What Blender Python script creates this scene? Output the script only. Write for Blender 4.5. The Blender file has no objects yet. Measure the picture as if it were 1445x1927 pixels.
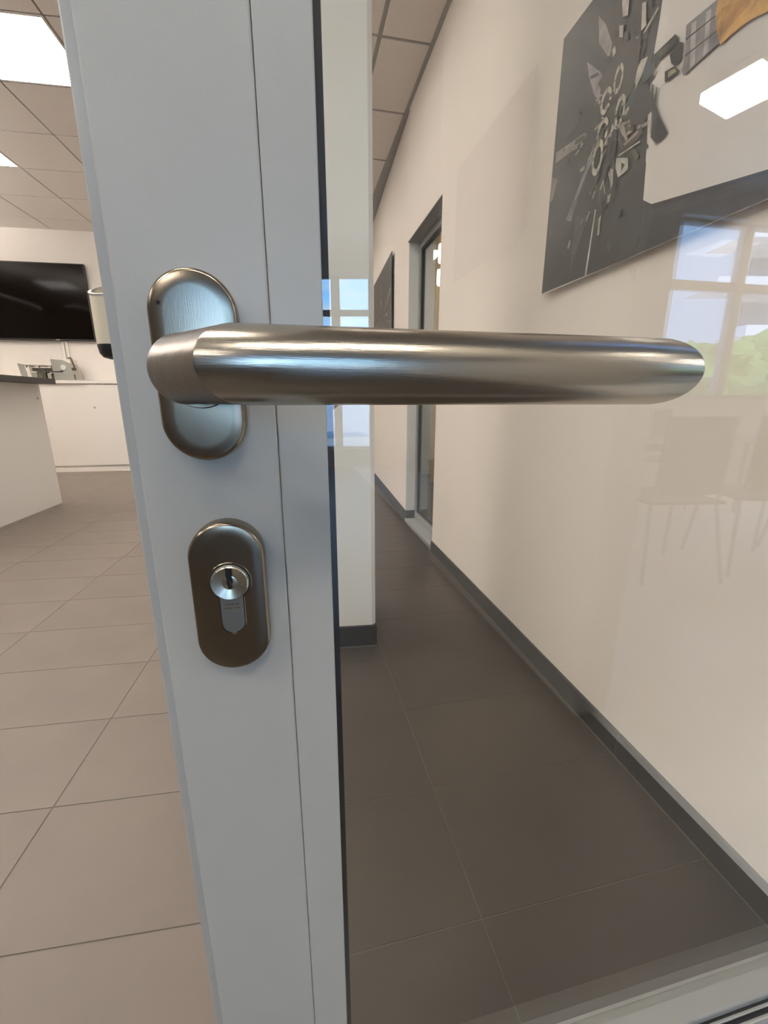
import bpy, bmesh, math, random
from mathutils import Vector, Matrix, noise
random.seed(7)
sc = bpy.context.scene
COL = sc.collection
PI = math.pi

# ------------------------------------------------------------------ camera
cam_d = bpy.data.cameras.new('camera'); cam = bpy.data.objects.new('camera', cam_d); COL.objects.link(cam)
cam.location = (0, 0, 1.0)
cam.rotation_euler = (math.radians(90 - 14.82), 0, 0)
cam_d.sensor_fit = 'HORIZONTAL'; cam_d.sensor_width = 36.0
cam_d.lens = 36.0 * 793.0 / 1445.0
cam_d.clip_start = 0.01; cam_d.clip_end = 200
sc.camera = cam

# ------------------------------------------------------------------ world, sun, exposure
SKY_STRENGTH = 9.5
PANEL_LEFT, PANEL_HALL, PANEL_CORR, PANEL_UP = 13.0, 21.5, 6.8, 38.0
sc.view_settings.view_transform = 'Standard'; sc.view_settings.look = 'None'
sc.view_settings.gamma = 1.0; sc.view_settings.use_curve_mapping = False
sc.view_settings.exposure = 0.15
w = bpy.data.worlds.new('sky'); sc.world = w; w.use_nodes = True
nt = w.node_tree; nt.nodes.clear()
o = nt.nodes.new('ShaderNodeOutputWorld'); bg = nt.nodes.new('ShaderNodeBackground')
tc = nt.nodes.new('ShaderNodeTexCoord'); sp = nt.nodes.new('ShaderNodeSeparateXYZ')
rp = nt.nodes.new('ShaderNodeValToRGB'); nz = nt.nodes.new('ShaderNodeTexNoise'); mp = nt.nodes.new('ShaderNodeMapping')
cr = nt.nodes.new('ShaderNodeValToRGB'); mx = nt.nodes.new('ShaderNodeMixRGB')
nt.links.new(tc.outputs['Generated'], sp.inputs[0]); nt.links.new(sp.outputs['Z'], rp.inputs[0])
rp.color_ramp.elements[0].position = 0.0; rp.color_ramp.elements[0].color = (0.24, 0.56, 1.0, 1)
rp.color_ramp.elements[1].position = 0.7; rp.color_ramp.elements[1].color = (0.10, 0.33, 0.90, 1)
mp.inputs['Scale'].default_value = (1, 1, 3.2)
nt.links.new(tc.outputs['Generated'], mp.inputs[0]); nt.links.new(mp.outputs[0], nz.inputs['Vector'])
nz.inputs['Scale'].default_value = 3.0; nz.inputs['Detail'].default_value = 6; nz.inputs['Roughness'].default_value = 0.62
nt.links.new(nz.outputs[0], cr.inputs[0])
cr.color_ramp.elements[0].position = 0.46; cr.color_ramp.elements[0].color = (0, 0, 0, 1)
cr.color_ramp.elements[1].position = 0.72; cr.color_ramp.elements[1].color = (0.8, 0.8, 0.8, 1)
nt.links.new(cr.outputs[0], mx.inputs[0]); nt.links.new(rp.outputs[0], mx.inputs[1]); mx.inputs[2].default_value = (0.72, 0.80, 0.86, 1)
nt.links.new(mx.outputs[0], bg.inputs[0]); bg.inputs[1].default_value = SKY_STRENGTH
nt.links.new(bg.outputs[0], o.inputs[0])
sun_d = bpy.data.lights.new('sun', 'SUN'); sun = bpy.data.objects.new('sun', sun_d); COL.objects.link(sun)
sun_d.energy = 9.0; sun_d.angle = 0.01; sun_d.color = (1.0, 0.95, 0.86)
sun.rotation_euler = (math.radians(-42), 0, math.radians(25)); sun.location = (0, 10, 20)

# ------------------------------------------------------------------ materials
def srgb(h):
    if isinstance(h, str): h = tuple(int(h[i:i+2], 16) for i in (0, 2, 4))
    return tuple(((c/255)/12.92 if c/255 <= 0.04045 else ((c/255+0.055)/1.055)**2.4) for c in h) + (1,)
def mat(name, col, rough=0.5, metal=0.0, noise_amt=0.0, noise_scale=20, bump=0.0, bump_scale=200, spec=0.5, emit=None, estr=0, stretch=None, aniso=0.0, coat=0.0):
    m = bpy.data.materials.new(name); m.use_nodes = True
    N = m.node_tree; b = N.nodes['Principled BSDF']
    c = srgb(col) if isinstance(col, str) else tuple(col) + (1,)
    b.inputs['Base Color'].default_value = c
    b.inputs['Roughness'].default_value = rough; b.inputs['Metallic'].default_value = metal
    b.inputs['Specular IOR Level'].default_value = spec
    b.inputs['Coat Weight'].default_value = coat
    if emit:
        b.inputs['Emission Color'].default_value = srgb(emit) if isinstance(emit, str) else tuple(emit) + (1,)
        b.inputs['Emission Strength'].default_value = estr
    t = None
    if noise_amt or bump or stretch:
        t = N.nodes.new('ShaderNodeTexCoord')
    if noise_amt:
        n = N.nodes.new('ShaderNodeTexNoise'); n.inputs['Scale'].default_value = noise_scale; n.inputs['Detail'].default_value = 5
        r = N.nodes.new('ShaderNodeMapRange'); r.inputs['From Min'].default_value = 0.3; r.inputs['From Max'].default_value = 0.7
        r.inputs['To Min'].default_value = 1 - noise_amt; r.inputs['To Max'].default_value = 1 + noise_amt
        mu = N.nodes.new('ShaderNodeVectorMath'); mu.operation = 'SCALE'; mu.inputs[0].default_value = c[:3]
        N.links.new(t.outputs['Object'], n.inputs['Vector']); N.links.new(n.outputs[0], r.inputs['Value'])
        N.links.new(r.outputs[0], mu.inputs['Scale']); N.links.new(mu.outputs[0], b.inputs['Base Color'])
    if bump:
        n = N.nodes.new('ShaderNodeTexNoise'); n.inputs['Scale'].default_value = bump_scale; n.inputs['Detail'].default_value = 3
        src = t.outputs['Object']
        if stretch:
            mpn = N.nodes.new('ShaderNodeMapping'); mpn.inputs['Scale'].default_value = stretch
            N.links.new(src, mpn.inputs[0]); src = mpn.outputs[0]
        N.links.new(src, n.inputs['Vector'])
        bp = N.nodes.new('ShaderNodeBump'); bp.inputs['Strength'].default_value = bump; bp.inputs['Distance'].default_value = 0.001
        N.links.new(n.outputs[0], bp.inputs['Height']); N.links.new(bp.outputs[0], b.inputs['Normal'])
    return m
def glass_mat(name, tint=(0.975, 0.97, 0.96), ior=1.5):
    m = bpy.data.materials.new(name); m.use_nodes = True; N = m.node_tree; N.nodes.clear()
    out = N.nodes.new('ShaderNodeOutputMaterial'); mix = N.nodes.new('ShaderNodeMixShader')
    fr = N.nodes.new('ShaderNodeFresnel'); ge = N.nodes.new('ShaderNodeNewGeometry'); mr = N.nodes.new('ShaderNodeMapRange')
    mr.inputs['To Min'].default_value = ior; mr.inputs['To Max'].default_value = 1/ior      # thin pane: same reflectance from both sides
    N.links.new(ge.outputs['Backfacing'], mr.inputs['Value']); N.links.new(mr.outputs[0], fr.inputs[0])
    tr = N.nodes.new('ShaderNodeBsdfTransparent'); tr.inputs[0].default_value = tuple(tint) + (1,)
    gl = N.nodes.new('ShaderNodeBsdfGlossy'); gl.inputs['Roughness'].default_value = 0.0; gl.inputs['Color'].default_value = (1, 1, 1, 1)
    N.links.new(fr.outputs[0], mix.inputs[0]); N.links.new(tr.outputs[0], mix.inputs[1]); N.links.new(gl.outputs[0], mix.inputs[2])
    N.links.new(mix.outputs[0], out.inputs[0])
    return m
M = dict(
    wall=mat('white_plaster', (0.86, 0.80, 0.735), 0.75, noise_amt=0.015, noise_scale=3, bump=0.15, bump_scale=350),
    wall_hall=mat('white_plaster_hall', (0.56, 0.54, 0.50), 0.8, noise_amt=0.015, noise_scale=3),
    pillar=mat('grey_white_paint', (0.93, 0.93, 0.88), 0.7, noise_amt=0.01, noise_scale=5),
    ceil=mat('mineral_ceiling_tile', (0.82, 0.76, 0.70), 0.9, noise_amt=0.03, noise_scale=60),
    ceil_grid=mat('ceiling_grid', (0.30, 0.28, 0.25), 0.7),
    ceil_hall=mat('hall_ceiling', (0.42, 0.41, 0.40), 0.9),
    tile_dark=mat('dark_stone_tile', (0.082, 0.071, 0.061), 0.38, noise_amt=0.12, noise_scale=2.2, bump=0.25, bump_scale=60, spec=0.4),
    grout_light=mat('light_grout', (0.145, 0.135, 0.12), 0.8),
    tile_beige=mat('beige_stone_tile', (0.205, 0.17, 0.145), 0.5, noise_amt=0.09, noise_scale=2.5, bump=0.25, bump_scale=60, spec=0.4),
    grout_dark=mat('dark_grout', (0.15, 0.13, 0.115), 0.9),
    canteen_floor=mat('canteen_floor_stone', (0.85, 0.83, 0.78), 0.28, noise_amt=0.04, noise_scale=3),
    hall_floor=mat('hall_floor_stone', (0.075, 0.066, 0.056), 0.4, noise_amt=0.08, noise_scale=3),
    base=mat('baseboard_tile', (0.040, 0.037, 0.033), 0.5, noise_amt=0.08, noise_scale=6),
    trim=mat('shadow_gap_trim', (0.36, 0.35, 0.32), 0.6),
    paint=mat('light_grey_powder_coat', (0.46, 0.445, 0.42), 0.36, bump=0.08, bump_scale=900, noise_amt=0.01, noise_scale=40),
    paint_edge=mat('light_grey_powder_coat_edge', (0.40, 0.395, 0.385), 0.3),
    rail_paint=mat('light_grey_powder_coat_rail', (0.27, 0.27, 0.26), 0.4),  # same coat as the stile, with shade put into its colour
    rubber=mat('black_rubber', (0.006, 0.006, 0.007), 0.5),
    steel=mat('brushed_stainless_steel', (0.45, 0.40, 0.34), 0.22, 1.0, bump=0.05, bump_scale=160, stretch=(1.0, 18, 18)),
    steel_plate=mat('satin_stainless_plate', (0.33, 0.27, 0.205), 0.21, 1.0, bump=0.02, bump_scale=160, stretch=(18, 18, 1.0)),
    nickel=mat('polished_nickel', (0.72, 0.66, 0.56), 0.2, 1.0),
    dark=mat('black_gap', (0.004, 0.004, 0.004), 0.8),
    brown=mat('worn_brown_ink', (0.10, 0.055, 0.02), 0.7),
    brass=mat('dark_brass_pins', (0.25, 0.10, 0.03), 0.35, 1.0),
    screen=mat('black_screen', (0.006, 0.004, 0.003), 0.08, spec=0.08),
    tvframe=mat('black_plastic', (0.012, 0.011, 0.011), 0.4),
    cab=mat('white_laminate', (0.84, 0.79, 0.73), 0.45),
    cab_edge=mat('white_laminate_shade', (0.62, 0.58, 0.53), 0.5),
    island=mat('island_white_laminate', (0.86, 0.83, 0.78), 0.5),
    worktop_dark=mat('anthracite_worktop', (0.055, 0.05, 0.047), 0.5),
    alu=mat('machined_aluminium', (0.52, 0.51, 0.46), 0.4, 0.8),
    alu_dark=mat('dark_machine_steel', (0.10, 0.095, 0.08), 0.45, 0.6),
    lampwhite=mat('glass_lens', (0.75, 0.78, 0.72), 0.2),
    yellow=mat('pale_yellow_curtain', (0.85, 0.66, 0.25), 0.85),
    greyframe=mat('grey_metal_frame', (0.30, 0.31, 0.30), 0.45),
    reveal=mat('grey_door_reveal', (0.33, 0.335, 0.315), 0.6),
    cream=mat('cream_plastic', (0.66, 0.60, 0.47), 0.4),
    chairback=mat('grey_brown_seat_shell', (0.07, 0.055, 0.05), 0.5),
    chrome=mat('chrome_leg', (0.6, 0.6, 0.6), 0.2, 1.0),
    tabletop=mat('pale_table_laminate', (0.65, 0.63, 0.60), 0.10),
    shade=mat('dark_grey_bulkhead', (0.10, 0.10, 0.11), 0.7),
    muntin=mat('window_frame_paint', (0.36, 0.35, 0.33), 0.5),
    leaf=mat('leaf_green', (0.12, 0.22, 0.03), 0.7, noise_amt=0.45, noise_scale=2.2),
    bark=mat('bark', (0.10, 0.07, 0.05), 0.9),
    lawn=mat('lawn', (0.07, 0.12, 0.03), 0.9, noise_amt=0.3, noise_scale=0.6),
    concrete=mat('pale_facade_render', (0.62, 0.60, 0.58), 0.8),
    facade_glass=mat('facade_window_glass', (0.12, 0.16, 0.20), 0.1),
    plum=mat('muted_plum_print', (0.09, 0.07, 0.09), 0.5, noise_amt=0.3, noise_scale=4),
    glass=glass_mat('door_glass', ior=1.6),
    clear=glass_mat('window_glass', (0.97, 0.98, 0.97), 1.35),
    lamp_left=mat('led_panel_warm', (0.9, 0.9, 0.9), 0.5, emit=(1.0, 0.93, 0.86), estr=PANEL_LEFT),
    steel_neck=mat('satin_steel_neck', (0.13, 0.115, 0.105), 0.33, 1.0, bump=0.2, bump_scale=200),  # neck steel with a dark reflection put into its colour
    cyl_steel=mat('dull_cylinder_steel', (0.30, 0.29, 0.26), 0.42, 0.9),
    print_white=mat('print_white', (0.70, 0.67, 0.63), 0.45),
    print_dark=mat('print_dark', (0.02, 0.018, 0.018), 0.45), print_grey=mat('print_grey', (0.12, 0.11, 0.105), 0.45), print_light=mat('print_light', (0.45, 0.42, 0.39), 0.45), print_mid=mat('print_mid', (0.05, 0.045, 0.043), 0.45),
    paving=mat('pale_paving', (0.50, 0.49, 0.46), 0.85, noise_amt=0.15, noise_scale=0.8),
    lamp_side=mat('pendant_glow', (0.9,0.9,0.9), 0.5, emit=(1.0,0.93,0.8), estr=4.0),
    lamp_up=mat('indirect_luminaire', (0.9,0.9,0.9), 0.5, emit=(1.0,0.93,0.86), estr=PANEL_UP),
    lamp_hall=mat('led_panel_hall', (0.9, 0.9, 0.9), 0.5, emit=(1.0, 0.94, 0.84), estr=PANEL_HALL),
    lamp_corr=mat('led_panel_corridor', (0.9, 0.9, 0.9), 0.5, emit=(1.0, 0.94, 0.87), estr=PANEL_CORR),
)
# ------------------------------------------------------------------ mesh helpers
class MB:
    def __init__(s): s.v = []; s.f = []; s.m = []; s.mi = 0
    def add(s, vs, fs):
        o = len(s.v); s.v += [tuple(v) for v in vs]
        for f in fs: s.f.append(tuple(i + o for i in f)); s.m.append(s.mi)
        return s
    def box(s, x0, x1, y0, y1, z0, z1):
        return s.add([(x0,y0,z0),(x1,y0,z0),(x1,y1,z0),(x0,y1,z0),(x0,y0,z1),(x1,y0,z1),(x1,y1,z1),(x0,y1,z1)],
                     [(0,3,2,1),(4,5,6,7),(0,1,5,4),(1,2,6,5),(2,3,7,6),(3,0,4,7)])
    def prism(s, poly, z0, z1):          # poly in xy, extruded in z
        n = len(poly); vs = [(x,y,z0) for x,y in poly] + [(x,y,z1) for x,y in poly]
        return s.add(vs, [tuple(range(n))[::-1], tuple(range(n, 2*n))] + [(i,(i+1)%n,n+(i+1)%n,n+i) for i in range(n)])
    def prism_y(s, poly, y0, y1):        # poly in xz, extruded in y
        n = len(poly); vs = [(x,y0,z) for x,z in poly] + [(x,y1,z) for x,z in poly]
        return s.add(vs, [tuple(range(n)), tuple(range(n, 2*n))[::-1]] + [(i,n+i,n+(i+1)%n,(i+1)%n) for i in range(n)])
    def rings(s, rings, caps=True):      # list of equal length vertex loops, lofted
        n = len(rings[0]); vs = [v for r in rings for v in r]; fs = []
        for k in range(len(rings)-1):
            for i in range(n): fs.append((k*n+i, k*n+(i+1)%n, (k+1)*n+(i+1)%n, (k+1)*n+i))
        if caps: fs += [tuple(range(n))[::-1], tuple(range((len(rings)-1)*n, len(rings)*n))]
        return s.add(vs, fs)
    def cyl(s, a, b, r, r2=None, n=16):
        a = Vector(a); b = Vector(b); d = (b-a).normalized(); u = d.orthogonal().normalized(); v = d.cross(u)
        r2 = r if r2 is None else r2
        return s.rings([[c + (u*math.cos(t)+v*math.sin(t))*q for t in [2*PI*i/n for i in range(n)]] for c, q in ((a, r), (b, r2))])
def finish(bmh, smooth=False):
    bmesh.ops.recalc_face_normals(bmh, faces=bmh.faces)
def build(name, mb, m, parent=None, loc=None, rot=None, smooth=False, bevel=0, seg=2, kind=None, autosmooth=35):
    me = bpy.data.meshes.new(name); me.from_pydata(mb.v, [], mb.f)
    ms = m if isinstance(m, (list, tuple)) else [m]
    for x in ms: me.materials.append(M[x] if isinstance(x, str) else x)
    if len(ms) > 1: me.polygons.foreach_set('material_index', mb.m)
    b = bmesh.new(); b.from_mesh(me); bmesh.ops.recalc_face_normals(b, faces=b.faces); b.to_mesh(me); b.free()
    if smooth: me.polygons.foreach_set('use_smooth', [True]*len(me.polygons)); me.set_sharp_from_angle(angle=math.radians(autosmooth))
    o = bpy.data.objects.new(name, me); COL.objects.link(o)
    if parent: o.parent = parent
    if loc: o.location = loc
    if rot is not None: o.rotation_euler = rot if isinstance(rot, tuple) else (0, 0, rot)
    if bevel:
        md = o.modifiers.new('bevel', 'BEVEL'); md.width = bevel; md.segments = seg; md.limit_method = 'ANGLE'; md.angle_limit = math.radians(30)
        md.harden_normals = False
        if not smooth:
            me.polygons.foreach_set('use_smooth', [True]*len(me.polygons)); me.set_sharp_from_angle(angle=math.radians(80))
            wn = o.modifiers.new('wn', 'WEIGHTED_NORMAL'); wn.keep_sharp = True
    if kind: o['kind'] = kind
    return o
def tag(o, label=None, cat=None, group=None, kind=None):
    if label: o['label'] = label
    if cat: o['category'] = cat
    if group: o['group'] = group
    if kind: o['kind'] = kind
    return o
def empty(name, loc=(0,0,0), rot=0):
    o = bpy.data.objects.new(name, None); COL.objects.link(o); o.location = loc; o.rotation_euler = (0,0,rot); o.empty_display_size = 0.05
    return o
def copy_tree(o, parent=None):
    c = o.copy(); COL.objects.link(c)
    if parent: c.parent = parent
    for ch in [x for x in COL.objects if x.parent == o]: copy_tree(ch, c)
    return c
def share(name, me_obj, parent, loc):
    c = bpy.data.objects.new(name, me_obj.data); COL.objects.link(c); c.parent = parent; c.location = loc
    return c
def stadium(w, h, n=16):                # outline in xz centred on 0, w < h
    r = w/2; k = h/2 - r
    return [(r*math.cos(a), k + r*math.sin(a)) for a in [PI*i/n for i in range(n+1)]] + [(-r*math.cos(a), -k - r*math.sin(a)) for a in [PI*i/n for i in range(n+1)]]
def clip(poly, a, b, c):                # keep a*x + b*y <= c
    out = []
    for i in range(len(poly)):
        p, q = poly[i], poly[(i+1) % len(poly)]
        dp, dq = a*p[0]+b*p[1]-c, a*q[0]+b*q[1]-c
        if dp <= 0: out.append(p)
        if (dp < 0 < dq) or (dq < 0 < dp):
            t = dp/(dp-dq); out.append((p[0]+t*(q[0]-p[0]), p[1]+t*(q[1]-p[1])))
    return out
A1, A2, A3 = math.radians(12.3), math.radians(11.6), math.radians(8.5)   # door / corridor wall / left room yaw
def loc2w(a, x, y): return (x*math.cos(a) - y*math.sin(a), x*math.sin(a) + y*math.cos(a))
def w2loc(a, x, y): return (x*math.cos(a) + y*math.sin(a), -x*math.sin(a) + y*math.cos(a))
# ================================================================== STRUCTURE
def clip_box(mbz, poly, z0, z1):
    if len(poly) >= 3: mbz.prism(poly, z0, z1)
# ---- floors -------------------------------------------------------
SEAM = -0.05                             # local x (door frame) where the beige floor meets the dark one
f_left = build('floor', MB().box(-9, SEAM, 0.2, 9.5, -0.06, -0.0012), 'grout_dark', rot=A1, kind='structure')
tag(f_left, 'beige stone tile floor of the room left of the door')
f_corr = build('floor', MB().box(SEAM, 1.25, 0.2, 8.5, -0.06, -0.0010), 'grout_light', rot=A1, kind='structure')
tag(f_corr, 'dark grey tile floor of the corridor behind the glass')
f_hall = build('floor', MB().box(-9, 0.92, -9, 0.2, -0.06, 0.0), 'hall_floor', rot=A1, kind='structure')
tag(f_hall, 'dark stone floor of the hall on the near side of the door')
f_can = build('floor', MB().box(0.92, 9, -9, 0.27, -0.06, 0.0), 'canteen_floor', rot=A1, kind='structure')
tag(f_can, 'light polished floor under the hall table, mirrored in the glass')
pt = tag(build('partition', MB().box(-3.2, 0.08, -2.75, -2.65, 0, 0.97), 'shade', rot=A1, kind='structure'), 'dark half height partition of the hall, mirrored in the steel plates')  # unseen dark panel added so the steel plates reflect something dark
def seam_line(a):                        # door frame x = SEAM expressed in frame a
    d = A1 - a; return math.cos(d), math.sin(d)
# left tiles (frame A3)
full = None
ca, sa = seam_line(A3)
for j in range(-1, 21):
    y0 = 0.645 + 0.3135*j
    for k in range(0, 8):
        x1 = -0.0965 - 0.6105*k + 0.6105*0; x0 = x1 - 0.6105
        if k == 0: x1 = x1
        for (xa, xb) in ([(x0, x1)] if k else [(x0, x1), (x1, x1 + 0.6105)]):
            g = 0.0015
            poly = [(xa+g, y0+g), (xb-g, y0+g), (xb-g, y0+0.3135-g), (xa+g, y0+0.3135-g)]
            cp = clip(poly, ca, sa, SEAM); cp = clip(cp, sa, -ca, -0.2)
            if len(cp) < 3 or y0 > 6.8: continue
            if len(cp) == 4 and cp[0] == poly[0] and cp[2] == poly[2]:
                if full is None:
                    full = build('floor_tile', MB().box(0, 0.6105-2*g, 0, 0.3135-2*g, 0, 0.0012), 'tile_beige', f_left)
                    t = full
                else: t = share('floor_tile', full, f_left, (0,0,0))
                # parent frame is A1, tiles are laid in frame A3
                wx, wy = loc2w(A3, xa+g, y0+g); lx, ly = w2loc(A1, wx, wy)
                t.location = (lx, ly, -0.0012); t.rotation_euler = (0, 0, A3 - A1)
            else:
                pts = [w2loc(A1, *loc2w(A3, *p)) for p in cp]
                b = MB(); b.prism(pts, -0.0012, 0.0); build('floor_tile', b, 'tile_beige', f_left)
# corridor tiles (frame A1)
cfull = None
da = A1 - A2
for j in range(-1, 24):
    y0 = 0.55 + 0.30*j
    for x0 in (-0.28, 0.32, 0.92):
        g = 0.0012
        lim = 0.905 if y0 < 3.1 else 1.08
        poly = [(x0+g, y0+g), (x0+0.6-g, y0+g), (x0+0.6-g, y0+0.3-g), (x0+g, y0+0.3-g)]
        cp = clip(poly, -1, 0, -SEAM)
        cp = clip(cp, math.cos(A2-A1), math.sin(A2-A1), lim)
        if len(cp) < 3: continue
        if len(cp) == 4 and cp[0] == poly[0] and cp[2] == poly[2]:
            if cfull is None: cfull = build('floor_tile', MB().box(0, 0.6-2*g, 0, 0.3-2*g, 0, 0.0010), 'tile_dark', f_corr); t = cfull
            else: t = share('floor_tile', cfull, f_corr, (0,0,0))
            t.location = (x0+g, y0+g, -0.0010)
        else:
            b = MB(); b.prism(cp, -0.0010, 0.0); build('floor_tile', b, 'tile_dark', f_corr)
# ---- ceilings -----------------------------------------------------
ZL, ZC, ZH = 3.22, 2.92, 3.00
c_left = build('ceiling', MB().box(-9, SEAM, 0.22, 9.5, ZL+0.006, ZL+0.08), 'ceil_grid', rot=A1, kind='structure')
tag(c_left, 'beige tiled ceiling with square light panels over the left room')
c_corr = build('ceiling', MB().box(SEAM, 1.25, 0.22, 8.5, ZC+0.006, ZC+0.08), 'trim', rot=A1, kind='structure')
tag(c_corr, 'lower tiled ceiling of the corridor behind the glass')
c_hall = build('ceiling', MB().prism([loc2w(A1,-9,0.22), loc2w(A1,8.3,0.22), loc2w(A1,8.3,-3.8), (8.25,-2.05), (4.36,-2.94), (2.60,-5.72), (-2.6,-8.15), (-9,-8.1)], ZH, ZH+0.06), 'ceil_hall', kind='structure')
tag(c_hall, 'plain white ceiling of the hall mirrored in the door glass')
build('bulkhead', MB().box(SEAM-0.02, SEAM, 0.22, 8.5, ZC-0.0, ZL+0.08).box(-9, SEAM, 0.22, 0.24, ZH, ZL+0.08), 'wall', rot=A1, kind='structure')
P = 0.64
cells = {}
for j in range(0, 9):
    for k in range(0, 8):
        x1 = -0.90 - P*k; x0 = x1 - P; y0 = 2.17 + P*j - 0.64*1
        if y0 > 6.9: continue
        lamp = (j, k) in ((3, 1), (5, 3), (3, 4), (5, 0), (3, 6), (1, 2), (0, 1), (1, 4))  # first two rows added above the view to brighten the corridor wall
        wx, wy = loc2w(A3, x0, y0); lx, ly = w2loc(A1, wx, wy)
        key = 'lamp' if lamp else 'tile'
        g = 0.007
        if key not in cells:
            if lamp: ob = None
            else:
                ob = build('ceiling_tile', MB().box(g, P-g, g, P-g, 0, 0.006), 'ceil', c_left); cells[key] = ob
        else: ob = share('ceiling_tile', cells[key], c_left, (0,0,0)) if not lamp else None
        if not lamp:
            ob.location = (lx, ly, ZL); ob.rotation_euler = (0,0,A3-A1)
        else:
            seen = (j, k) in ((3, 1), (5, 3))
            L = build('light_panel', MB().box(g+0.012, P-g-0.012, g+0.012, P-g-0.012, 0.0015, 0.005), 'lamp_left')
            L.location = (wx, wy, ZL); L.rotation_euler = (0,0,A3)
            fr = MB(); q = P-g
            fr.box(g, q, g, g+0.014, 0, 0.0058).box(g, q, q-0.014, q, 0, 0.0058).box(g, g+0.014, g+0.014, q-0.014, 0, 0.0058).box(q-0.014, q, g+0.014, q-0.014, 0, 0.0058)
            build('frame', fr, 'ceil', L)
            lab = {(3,1): 'square ceiling light panel nearest the door, cut by the grey door edge', (5,3): 'farther square ceiling light panel cut by the left picture edge'}.get((j,k), ['light panel above the left room, %s row, %s column from the door' % (['first','second','third','fourth','fifth','sixth'][j], ['first','second','third','fourth','fifth','sixth','seventh'][k])][0])
            tag(L, lab, 'ceiling light', 'light panels in the left ceiling')
cc = None
for j in range(-1, 9):
    y0 = 2.83 + 0.6*(j-3)
    for (xa, xb) in ((-0.04, 0.545), (0.569, 0.843)):
        b = MB().box(xa, xb, y0+0.011, y0+0.589, ZC, ZC+0.006)
        t = build('ceiling_tile', b, 'ceil', c_corr)
        t.rotation_euler = (0,0,A2-A1)
for (lab, x0, x1, y0, y1) in (('nearest', 0.02, 0.28, 2.45, 3.05), ('middle', 0.0, 0.28, 4.2, 4.8), ('farthest', 0.0, 0.28, 6.0, 6.6)):  # hidden panels added to light the corridor
    L = build('light_panel', MB().box(x0, x1, y0, y1, ZC-0.012, ZC-0.001), 'lamp_corr', rot=A1)
    tag(L, lab + ' of the three slim corridor ceiling lights behind the white pillar', 'ceiling light', 'corridor ceiling lights')
# ---- corridor walls ----------------------------------------------
XW = 0.867
DN, DF, DZ = 2.60, 3.36, 2.115         # doorway near, far, top
wl = build('wall_right', MB().box(XW, XW+0.12, 0.25, DN, 0, ZC+0.05).box(XW, XW+0.12, DN, DF, DZ, ZC+0.05), 'wall', rot=A2, kind='structure')
tag(wl, 'long white corridor wall right of the glass with the large print')
fx, fy = loc2w(A2, XW+0.010, DF); hx, hy = -0.40, 7.15
dx, dy = hx-fx, hy-fy; L_ = math.hypot(dx, dy); nx, ny = dy/L_, -dx/L_
# end of reveal goes square to the wall
rx, ry = loc2w(A2, XW+0.13, DF)
wf = build('wall_right', MB().prism([(fx, fy), (rx, ry), (hx+0.13, hy), (hx, hy)], 0, ZC+0.05), 'wall', kind='structure')
tag(wf, 'white corridor wall beyond the recessed glazed door')
tr = build('trim_1', MB().box(XW-0.024, XW, 0.25, 6.5, ZC-0.004, ZC+0.004), 'trim', rot=A2, kind='structure')
# grey reveal lining of the recess
build('door_reveal', MB().box(XW+0.001, XW+0.12, DN, DN+0.004, 0, DZ).box(XW+0.001, XW+0.12, DN, DF, DZ-0.004, DZ), 'reveal', rot=A2, kind='structure')
build('door_reveal', MB().box(XW+0.013, XW+0.125, DF-0.004, DF, 0, DZ), 'pillar', rot=A2, kind='structure')
# baseboards
bbh = 0.078
bb = tag(empty('baseboard_right', (0,0,0), A2), 'dark grey tile baseboard along the near corridor wall', kind='structure')
edges = [0.25] + [0.85 + 0.62*k for k in range(-0, 3)] + [DN-0.0]
for a_, b_ in zip(edges[:-1], edges[1:]):
    build('baseboard_tile', MB().box(XW-0.010, XW, a_+0.0012, b_-0.0012, 0.003, bbh), 'base', bb, bevel=0.0008)
build('grout_line', MB().box(XW-0.0125, XW-0.0005, 0.25, DN, 0, 0.003), 'grout_light', bb)
build('grout_line', MB().box(XW-0.0085, XW-0.0005, 0.25, DN-0.002, 0.003, bbh-0.002), 'grout_light', bb)
bf = tag(empty('baseboard_right', (fx, fy, 0), math.atan2(-dx, dy)), 'dark grey baseboard beyond the recessed glazed door', kind='structure')
for k in range(6):
    build('baseboard_tile', MB().box(-0.010, 0, 0.62*k+0.0012, 0.62*(k+1)-0.0012, 0.0, bbh+0.02), 'base', bf)
build('baseboard_tile', MB().box(0.0, 0.075, -0.014, -0.0045, 0.0, bbh+0.02), 'base', bf)
# ---- pillar -------------------------------------------------------
pil = [(-0.330, 1.552), (-0.0505, 1.583), (-0.0365, 1.599), (-0.0500, 1.900), (-0.36, 1.86)]
pl = tag(build('pillar', MB().prism(pil, 0, ZC+0.3), 'pillar', kind='structure'), 'white square pillar seen through the glass beside the door edge')
bpz = tag(empty('baseboard_pillar', (0,0,0)), 'dark grey baseboard around the foot of the white pillar', kind='structure')
o_ = 0.008
build('baseboard_tile', MB().prism([(-0.335, 1.540), (-0.030, 1.5745), (-0.0345, 1.5990), (-0.0505, 1.583), (-0.330, 1.552)], 0.004, 0.094), 'base', bpz)
build('grout_line', MB().prism([(-0.335, 1.537), (-0.028, 1.5715), (-0.0345, 1.5990), (-0.0505, 1.583), (-0.330, 1.552)], 0.0, 0.0035), 'grout_light', bpz)
# ---- left room walls ---------------------------------------------
YF = 7.03
tag(build('wall_far', MB().box(-7.2, 1.9, YF, YF+0.15, 0, ZL+0.1), 'wall', rot=A3, kind='structure'), 'white end wall of the left room behind the black television')
tag(build('wall_left', MB().box(-7.2, -7.05, -10, YF, 0, ZL+0.1), 'wall_hall', rot=A3, kind='structure'), 'white wall closing the left room outside the frame')
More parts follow.
